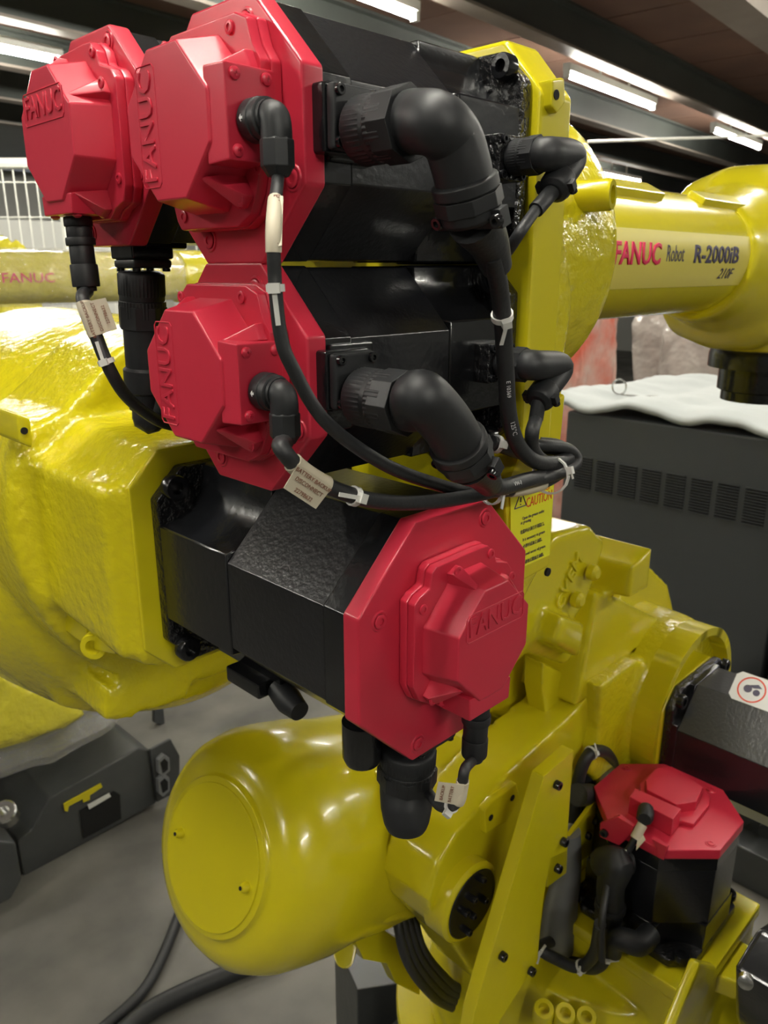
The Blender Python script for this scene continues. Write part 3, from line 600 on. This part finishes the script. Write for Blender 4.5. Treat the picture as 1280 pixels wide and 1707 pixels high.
e4 = plug(T4 @ V((.005, -.047, .021)), (0, .02, -1), [(.0088, .010), (.0100, .006), (.0085, .012), (.0090, .014), (.0065, .004)], m4)

def cable(pts, r, parent=robot, n=12):
    bm = B(); C = tube(bm, pts, r, n, per=10); return obj('cable', bm, 'rubber', parent), C
yb = .290
c1, C1 = cable([e1]+[on(px, py, y=y) for px, py, y in [(456, 380, .292), (459, 480, .291), (468, 560, .290), (486, 610, .289), (541, 701, .288), (630, 768, .288), (708, 801, .287), (789, 820, .286), (886, 812, .287), (935, 788, .287), (950, 768, .288), (935, 752, .294), (905, 748, .30), (880, 738, .31)]], [.0030, .0034, .0042, .0042])
c2, C2 = cable([e2]+[on(px, py, y=y) for px, py, y in [(468, 745, .292), (500, 782, .289), (550, 812, .287), (620, 834, .285), (700, 838, .283), (790, 826, .281), (870, 806, .281), (940, 786, .283), (961, 768, .285), (945, 748, .289), (900, 742, .296), (860, 740, .31)]], .0043)
c3, C3 = cable([on(px, py, y=y) for px, py, y in [(820, 425, .253), (832, 480, .262), (838, 540, .27), (843, 620, .277), (848, 690, .281), (862, 740, .283), (890, 768, .284), (925, 772, .286), (948, 760, .29), (930, 744, .30), (900, 740, .31)]], .0052)
c4, C4 = cable([on(px, py, y=y) for px, py, y in [(812, 800, .27), (835, 812, .275), (880, 800, .28), (925, 790, .288), (950, 778, .292), (952, 768, .30), (930, 758, .305), (890, 760, .31), (820, 738, .32)]], .0052)
c5, C5 = cable([e3, on(138, 500, x=.236), on(160, 560, x=.24), on(185, 620, x=.245), on(215, 665, x=.26), on(262, 700, x=.285), on(300, 712, x=.31)], .0044)
c6, C6 = cable([e4, on(775, 1282, y=.27), on(770, 1310, y=.27), on(762, 1338, y=.272), on(735, 1345, y=.29), on(712, 1318, y=.315)], .0036)
# little two-part connectors at the flanges
def small_conn(p, parent, head):
    p = V(p); bm = B(); box(bm, (-.013, -.013, -.020), (.013, .013, .003), frame(p, None, (0, 0, 1), (0, -1, 0))); cbx = obj('connector_box', bm, 'bcast', parent, bevel=.002)
    for sx in (-1, 1):
        for sz in (-1, 1): bolt(axf(p+V((sx*.0098, -.003, sz*.0098)), (0, -1, 0)), .0026, .002, 'black', parent)
    q = p+V((0, -.003, 0)); knurl_nut(q, (0, -1, 0), .0105, .020, parent)
    a = q+V((0, -.020, 0)); b1 = on(*head[0], y=a.y-.004); b2 = on(*head[1], y=a.y-.006); b3 = on(*head[2], y=a.y-.006)
    bm = B(); tube(bm, [a+V((0, .004, 0)), a+V((.002, -.005, 0)), b1, b2], [.0098, .0098, .0085, .008], 20); obj('elbow', bm, 'plastic', parent)
    t = (b2-b1).normalized(); A = axf(b2-t*.008, t); bm = B(); lathe(bm, [(.0088, 0), (.0098, .002), (.0100, .010), (.0090, .013), (.006, .015)], A, 20); box(bm, (-.0125, -.003, .007), (.0125, .003, .012), A); obj('cable_clamp', bm, 'plastic', parent, bevel=.0004)
    for sx in (-1, 1): bolt(frame(A @ V((sx*.0105, -.003, .0095)), A.col[0].xyz, None, -A.col[1].xyz), .0024, .002, 'black', parent, 'clamp_screw')
    bm = B(); tube(bm, [b2+t*.004, b3], .0048, 14, raw=True); obj('rubber_boot', bm, 'rubber', parent)
    return b3
h1 = small_conn((.424, .3155, 1.665), m1, [(955, 262), (928, 308), (893, 350)])
h2 = small_conn((.424, .3175, 1.541), m2, [(935, 612), (903, 660), (893, 700)])
c7, C7 = cable([h1, on(868, 385, y=.28), on(845, 420, y=.29), on(820, 445, y=.30)], .0034)
c8, C8 = cable([h2, on(887, 720, y=.28), on(888, 748, y=.285), on(905, 768, y=.29), on(930, 772, y=.292)], .0046)
def at_i(C, px, py):
    def d(c):
        q = c-CAM; z = q.dot(FW); return (640+F*q.dot(RT)/z-px)**2+(853.5-F*q.dot(UP)/z-py)**2
    return min(range(1, len(C)-1), key=lambda i: d(C[i]))
tie(C1, at_i(C1, 458, 483), .0034, c1, (.12, 0, -1), .016)
tie(C3, at_i(C3, 842, 523), .0054, c3, (.05, 0, -1), .014)
tie(C1, at_i(C1, 822, 815), .0075, c1, (-.6, 0, -1), .012)
tie(C2, at_i(C2, 590, 824), .0045, c2, (-.9, 0, .3), .016)
tie(C4, at_i(C4, 915, 790), .0125, c4, (0, 0, -1), .006)
tie(C4, at_i(C4, 830, 740), .0056, c4, (0, 0, 1), .003)
tie(C5, at_i(C5, 176, 604), .0047, c5, (-.3, 0, 1), .014)
tie(C6, at_i(C6, 752, 1345), .0038, c6, (.3, 0, -.5), .004)
# paper tags folded round cables
def tag(C, i0, i1, r, side, wd, lines, parent, ts=.0044, flip=False, m='ink_b'):
    a, c = C[i0], C[i1]; t = (c-a).normalized(); n = -FW; n = (n-t*n.dot(t)).normalized(); sd = V(side); sd = (sd-t*sd.dot(t)-n*n.dot(sd)).normalized()
    L = (c-a).length; o = (a+c)/2
    bm = B(); tube(bm, C[i0:i1+1], r+.0005, 14, raw=True); T = frame(o, t, sd)
    s_ = 1 if T.col[2].xyz.dot(n) > 0 else -1
    zt = (r+.0006)*s_
    prism(bm, [(-L/2, -.001), (L/2, -.001), (L/2-.0006, wd), (-L/2+.0012, wd)], zt*.9-.0003, zt*.9+.0003, T)
    o_ = obj('cable_tag', bm, 'paper', parent, smooth=True)
    xa = t if not flip else -t; up_ = n.cross(xa)
    for k, (s, f) in enumerate(lines):
        off = sd*(wd*(f)); text('lettering', s, ts, frame(o+off+n*(r+.0012), xa, None, n), m, parent, ext=.00008)
    return o_
tag(C1, at_i(C1, 455, 334), at_i(C1, 457, 418), .0031, (0, -1, 0), .0040, [('BATTERY BACK', .25)], c1, ts=.0040)
i0, i1 = at_i(C2, 487, 768), at_i(C2, 545, 808)
tag(C2, i0, i1, .0045, (-.2, 0, -1), .0125, [('BATTERY BACKUP', .10), ('DISCONNECT', .42), ('2279B632', .80)], c2, ts=.0030)
tag(C5, at_i(C5, 137, 505), at_i(C5, 160, 562), .0045, (.9, -.3, .3), .016, [('BATTERY BACKUP', .05), ('DISCONNECT', .42), ('2279B632', .78)], c5, ts=.0030, flip=True)
tag(C6, at_i(C6, 772, 1300), at_i(C6, 762, 1335), .0038, (-1, 0, .3), .016, [('BATTERY', .4), ('BACKUP', .75)], c6, ts=.003, flip=True)
tag(C1, at_i(C1, 850, 818), at_i(C1, 903, 806), .0041, (-.1, 0, 1), .004, [('M4M-K512', .55)], c1, ts=.0038, m='ink')
def print_on(C, s, px, py, r, size, parent, flip=False):
    i = at_i(C, px, py); t = (C[min(i+3, len(C)-1)]-C[max(i-3, 0)]).normalized(); t = -t if flip else t
    n = -FW; n = (n-t*n.dot(t)).normalized(); text('cable_print', s, size, frame(C[i]+n*(r+.0001), t, None, n), 'white', parent, ext=.00006)
print_on(C3, '125°C', 852, 705, .0052, .0042, c3); print_on(C3, 'E 10369', 845, 640, .0052, .0035, c3); print_on(C4, 'VW-1', 850, 806, .0052, .0040, c4)

# ---- caution label on the arm's side plate
yl = .3215; lc = [on(848, 838, y=yl), on(924, 806, y=yl), on(915, 925, y=yl), on(869, 947, y=yl)]
ax_ = X; bm = B(); slab(bm, [on(850, 800, y=yl), on(924, 775, y=yl), on(915, 925, y=yl), on(866, 947, y=yl), on(850, 900, y=yl)], (0, -.0006, 0)); cl_ = obj('caution_label', bm, 'caut', lp)
def lt(s, px, py, size, m, sx=1): text('lettering', s, size, frame(on(px, py, y=yl-.0008), X, None, -Y), m, lp, ext=.0001, sx=sx)
lt('CAUTION', 899, 832, .0110, 'ink_r', .70); lt('注意', 908, 812, .008, 'ink_r')
for k, (s, px, py) in enumerate([('Open the grease outlet', 889, 858), ('at greasing.', 877, 869), ('给脂时必须打开排脂口。', 889, 880), ('It is necessary to grease', 890, 893), ('必要时请加注油脂。', 889, 905), ('Avoid excess of grease.', 892, 917), ('请勿过量加注油脂。', 892, 930)]): lt(s, px, py, .0036, 'ink', .85)
bm = B(); tc_ = on(868, 836, y=yl-.0008)
for i in range(3):
    a, c = ngon(.0085, 3, PI/2)[i], ngon(.0085, 3, PI/2)[(i+1) % 3]; tube(bm, [tc_+V((a[0], 0, a[1])), tc_+V((c[0], 0, c[1]))], .0004, 6, raw=True)
tube(bm, [tc_+V((0, 0, .0035)), tc_+V((0, 0, -.0005))], .0005, 6, raw=True); tube(bm, [tc_+V((0, 0, -.0018)), tc_+V((0, 0, -.0026))], .0005, 6, raw=True)
obj('warning_triangle', bm, 'ink', lp)
bm = B(); lathe(bm, [(.0035, 0), (.0035, .002)], axf(on(911, 953, y=.3215), (0, -1, 0)), 16); obj('threaded_hole', bm, 'hole', lp)

# ------------------------------------------------------------------ things around the robot
def noise_sheet(f, nu, nv):                        # closed lumpy sheet from a function (u, v) -> point
    bm = B(); g = [[bm.verts.new(f(i/nu, j/nv)) for j in range(nv+1)] for i in range(nu+1)]
    for i in range(nu):
        for j in range(nv): bm.faces.new((g[i][j], g[i+1][j], g[i+1][j+1], g[i][j+1]))
    return bm
from mathutils import noise as NZ
# control cabinets
def cabinet(y0, y1, label, vents, cols):
    c = empty('control_cabinet', (2.95, (y0+y1)/2, 0)); thing(c, label, 'cabinet')
    bm = B(); box(bm, (2.655, y0, .08), (3.35, y1, 1.07)); obj('cabinet_body', bm, 'cab', c, bevel=.01)
    bm = B(); box(bm, (2.70, y0+.03, 0), (3.30, y1-.03, .08)); obj('plinth', bm, 'dgrey', c)
    bm = B(); box(bm, (0, -.036, -.0028), (.004, .036, .0028)); me = finish(bm); me.materials.append(M['hole']); nn = 0
    for k in cols:
        for q in range(12):
            z = .893-q*.0104
            link('vent_slot', me, T3(2.6520, 1.547-k*.0935, z), c); nn += 1
            bmx = None
    bm = B(); box(bm, (-.002, -.036, -.0014), (.004, .036, .0014)); m2_ = finish(bm); m2_.materials.append(M['cab'])
    for k in cols:
        for q in range(13): link('vent_slat', m2_, T3(2.6500, 1.547-k*.0935, .8982-q*.0104), c)
    return c
cabinet(.79, 1.64, 'charcoal control cabinet with louvred vents behind the robot, left end', 1, range(0, 9))
cabinet(-.10, .77, 'second charcoal control cabinet beyond the right edge', 1, [])
def foamf(u, v):
    x = 2.635+u*.85; y = 1.70-v*1.85
    z = 1.122+.026*NZ.noise(V((x*2.5, y*5, 0)))+.030*math.sin(y*17+x*6)*.35+.012*NZ.noise(V((x*14, y*10, 3)))
    if u < .06: z -= (.06-u)*.35
    if v < .04: z -= (.04-v)*.4
    return V((x, y, z+.01))
o = obj('foam_wrap', noise_sheet(foamf, 40, 80), 'foam'); md = o.modifiers.new('s', 'SOLIDIFY'); md.thickness = .022; md.offset = -1
thing(o, 'white foam sheet draped over the tops of the charcoal cabinets', 'foam sheet')
bm = B(); c = on(1032, 645, x=2.85); 
pts = [c+V((0.0, .030*math.cos(a), .030*math.sin(a))) for a in [2*PI*i/20 for i in range(21)]]; tube(bm, pts, .0035, 8, raw=True)
tube(bm, [c+V((0, -.01, -.030)), c+V((.0, -.10, -.028)), c+V((.05, -.14, -.028))], .004, 8, raw=True)
o = obj('wire_loop', bm, 'steel'); thing(o, 'small steel wire ring lying on the white foam sheet', 'wire')
# wrapped goods behind the cabinets
def lump(name, c, sx, sy, sz, m, label, cat, amp=.06, seed=0):
    bm = bmesh.new(); bmesh.ops.create_icosphere(bm, subdivisions=5, radius=1)
    for v in bm.verts:
        p = v.co.copy(); q = V([math.copysign(abs(t)**.45, t) for t in p]); n_ = NZ.fractal(p*2.2+V((seed, 0, 0)), .6, 2.2, 5); q *= (1+amp*n_*1.5)
        v.co = V((c[0]+q.x*sx, c[1]+q.y*sy, max(c[2]+q.z*sz, .0)))
    o = obj(name, bm, m); thing(o, label, cat); return o
p = on(985, 600, d=4.4); lump('wrapped_machine', (p.x+.12, p.y+.26, .78), .24, .26, .80, 'redfilm', 'red machine wrapped in clear plastic film behind the cabinets', 'machine', .05, 3)
p = on(1140, 600, d=4.6); lump('wrapped_pallet_load', (p.x+.80, p.y-.22, .80), .45, .80, .84, 'shrink', 'whitish pallet load wrapped in crinkled film behind the forearm', 'pallet load', .06, 9)
# second robot, film wrapped, at left
r2 = empty('industrial_robot', (1.0, 2.5, 0)); thing(r2, 'second yellow robot wrapped in clear film on a dark grey pedestal, far left', 'robot')
yf = 2.30; zc = 1.578
bm = B(); lathe(bm, [(.070, -.6), (.072, .35), (.080, .36), (.080, .55), (.06, .62)], frame((1.0, yf, zc), (0, 1, 0), (0, 0, 1), None), 48); fa2 = obj('forearm_tube', bm, 'yfar', r2)
bm = B(); lathe(bm, [(.076, -.6), (.078, .0), (.076, .36)], frame((1.0, yf, zc), (0, 1, 0), (0, 0, 1), None), 48, cap=False)
for v in bm.verts: v.co += V((0, 0, .006))*NZ.noise(v.co*20)
obj('film_wrap', bm, 'film', fa2)
text('lettering', 'FANUC', .036, frame(on(48, 464, y=yf-.0735), X, None, -Y), 'pink', fa2, sx=1.2)
bm = B(); lathe(bm, [(.10, 0), (.14, .04), (.14, .22), (.09, .27)], frame((.62, 2.45, 1.62), (1, 0, 0), None, (0, 1, 0)), 40); obj('elbow_casting', bm, 'yfar', r2)
bm = B(); slab(bm, [(.45, 2.45, .50), (.85, 2.45, .50), (.74, 2.45, 1.62), (.52, 2.45, 1.62)], (0, .2, 0)); obj('lower_arm', bm, 'yfar', r2, bevel=.03)
bm = B(); lathe(bm, [(.32, .36), (.34, .40), (.34, .46), (.28, .52), (.24, .66), (.10, .72)], frame((.62, 2.32, 0), (1, 0, 0), (0, 1, 0), None), 56)
slab(bm, [on(0, 1130, y=1.98), on(60, 1150, y=1.98), on(150, 1195, y=1.98), on(110, 1222, y=1.98), on(0, 1228, y=1.98)], (0, .3, 0)); cast('turret_casting', bm, 'yfar', r2, .02, 3)
bm = B(); lathe(bm, [(.30, .30), (.36, .31), (.37, .335), (.33, .365)], frame((.66, 2.30, 0), (1, 0, 0), (0, 1, 0), None), 72)
for v in bm.verts: v.co += V((NZ.noise(v.co*9), NZ.noise(v.co*9+V((5, 0, 0))), NZ.noise(v.co*9+V((9, 0, 0)))))*.03
obj('film_skirt', bm, 'film', r2)
ypd = 1.945; zt = on(231, 1246, y=ypd).z
bm = B(); ys(bm, ypd, .75, [(40, 1464), (29, 1403), (53, 1384), (82, 1331), (231, 1246), (252, 1252), (262, 1339)]); ped = obj('base_pedestal', bm, 'dgrey', r2, bevel=.008)
bm = B(); ys(bm, ypd-.012, .012, [(250, 1250), (285, 1232), (300, 1260), (300, 1318), (262, 1338)]); obj('connector_panel', bm, 'dgrey', r2, bevel=.004)
for dy in (0, 33):
    bm = B(); ys(bm, ypd-.03, .02, [(264, 1268+dy), (274, 1258+dy), (283, 1264+dy), (284, 1285+dy), (272, 1296+dy), (265, 1290+dy)]); obj('connector_socket', bm, 'sleeve', r2, bevel=.003)
    bm = B(); ys(bm, ypd-.033, .01, [(268, 1272+dy), (275, 1265+dy), (280, 1270+dy), (280, 1283+dy), (272, 1289+dy)]); obj('socket_insert', bm, 'hole', r2)
bm = B(); ys(bm, ypd-.006, .004, [(134, 1352), (190, 1319), (200, 1325), (202, 1365), (140, 1398)]); npl = obj('name_plate', bm, 'hole', r2)
bm = B(); ys(bm, ypd-.009, .002, [(146, 1342), (182, 1322), (185, 1328), (149, 1349)]); obj('print_strip', bm, 'fixture', npl)
bm = B(); ys(bm, ypd-.006, .003, [(106, 1340), (168, 1306), (171, 1312), (150, 1326), (150, 1333), (139, 1338), (138, 1332), (115, 1344), (113, 1353), (108, 1352)]); obj('yellow_marking', bm, 'yellow', npl)
for px, py, q, zz in ((10, 1357, .03, 1.86), (168, 1248, .03, 2.1)):
    c = on(px, py, y=zz); bm = B(); lathe(bm, [(.030, -.02), (.030, .02), (.026, .024), (.014, .024), (.013, .0)], axf(c, (-.3, -.5, .8)), 16); obj('eye_bolt', bm, 'steel', r2)
bm = B(); ys(bm, 2.35, .02, [(258, 1180), (272, 1180), (275, 1210), (258, 1205)]); obj('rear_bracket', bm, 'dgrey', r2)
bm = B(); ys(bm, 1.80, .35, [(-60, 1395), (28, 1405), (38, 1466), (20, 1500), (-60, 1540)]); obj('pedestal_foot', bm, 'dgrey', r2, bevel=.01)
# wire mesh enclosure far left
me_ = empty('mesh_partition', (2.0, 4.9, 0)); thing(me_, 'white wire mesh partition with pale posts behind the leftmost motor', 'fence')
tp = V((1, -1, 0)).normalized(); o0 = V((1.80, 5.10, 0))
def mp(s_, z): return o0+tp*s_+V((0, 0, z))
bmr = B()
for s_ in (-.9, .46, 1.8): 
    bm = B(); tube(bm, [mp(s_, 0), mp(s_, 2.18)], .024, 8, raw=True); obj('post', bm, 'wire', me_)
for z in (.1, 2.18): bm = B(); tube(bm, [mp(-.9, z), mp(1.8, z)], .03, 8, raw=True); obj('rail', bm, 'wire', me_)
bm = B(); tube(bm, [mp(-.9, 0), mp(-.9, 2.15)], .0042, 6, raw=True); vm = finish(bm); vm.materials.append(M['wire'])
for i in range(42): link('wire', vm, Matrix.Translation(tp*(.0643*i)), me_)
bm = B(); tube(bm, [mp(-.9, 0), mp(1.8, 0)], .0042, 6, raw=True); hm = finish(bm); hm.materials.append(M['wire'])
for i in range(11): link('cross_wire', hm, Matrix.Translation(V((0, 0, .18+i*.19))), me_)
bm = B(); box(bm, (1.5, 6.2, 0), (3.6, 6.6, 1.95)); o = obj('crate', bm, 'wall', bevel=.02); thing(o, 'big pale crate standing behind the wire mesh', 'crate')
p = on(2, 415, d=3.2); lump('yellow_bundle', (p.x, p.y, .85), .12, .12, .86, 'yfar', 'yellow wrapped column top seen just above the film-wrapped forearm', 'machine part', .03, 2)
p = on(310, 450, d=3.4); lump('wrapped_box', (p.x, p.y, .80), .22, .30, .83, 'foam', 'pale wrapped box standing between the leftmost and the middle motor', 'box', .02, 5)
# cables on the floor
for pts, r, lab in (([(300, 1520), (275, 1585), (240, 1650), (180, 1707), (110, 1760)], .013, 'thinner black cable curving on the concrete below the yellow tank'), ([(480, 1585), (385, 1622), (300, 1658), (225, 1702), (140, 1790)], .021, 'thick black hose lying on the concrete at the bottom edge')):
    bm = B(); tube(bm, [on(a, c, z=r) for a, c in pts], r, 14); o = obj('floor_cable', bm, 'rubber'); thing(o, lab, 'cable', 'black cables on the floor')
# grey stand under the tank's right end
bm = B(); p0 = on(595, 1650, d=1.42); 
prism(bm, [(p0.x, p0.y), (p0.x+.07, p0.y-.05), (p0.x+.14, p0.y+.06), (p0.x+.05, p0.y+.12)], 0, p0.z); st = obj('steel_stand', bm, 'dgrey', bevel=.003); thing(st, 'dark grey steel post standing on the floor at the bottom centre', 'stand')
# neighbouring motor and machine at lower right
bm = B(); T = frame((1.0, .0, .0), (1, 0, 0), (0, 1, 0), None)
q = [on(1222, 1612, y=.16), on(1262, 1545, y=.16), on(1300, 1520, y=.16), on(1420, 1560, y=.16), on(1420, 1780, y=.16), on(1240, 1760, y=.16), on(1222, 1690, y=.16)]
slab(bm, q, (0, -.10, 0)); nm = obj('servo_motor', bm, 'black', robot, bevel=.006); nm['label'] = 'black motor cut off by the bottom right corner'
bm = B(); lathe(bm, [(.006, 0), (.006, .006), (.004, .007)], axf(on(1243, 1632, y=.14), (-1, -.3, .3)), 12); obj('bolt', bm, 'steel', nm)
mb = empty('machine_base', (2.1, .55, 0)); thing(mb, 'dark grey machine base on the floor behind the upright motor', 'machine')
bm = B(); box(bm, (1.98, .30, .02), (2.60, .86, .26)); obj('base_box', bm, 'dgrey', mb, bevel=.02)
bm = B(); box(bm, (1.90, .42, 0), (2.0, .62, .12)); box(bm, (1.86, .28, 0), (1.98, .38, .16)); obj('base_foot', bm, 'dgrey', mb, bevel=.01)
for i in range(3):
    bm = B(); lathe(bm, [(.02, 0), (.02, .05)], axf(V((1.975, .40+.1*i, .18)), (-1, 0, 0)), 14); obj('plug', bm, 'plastic', mb)
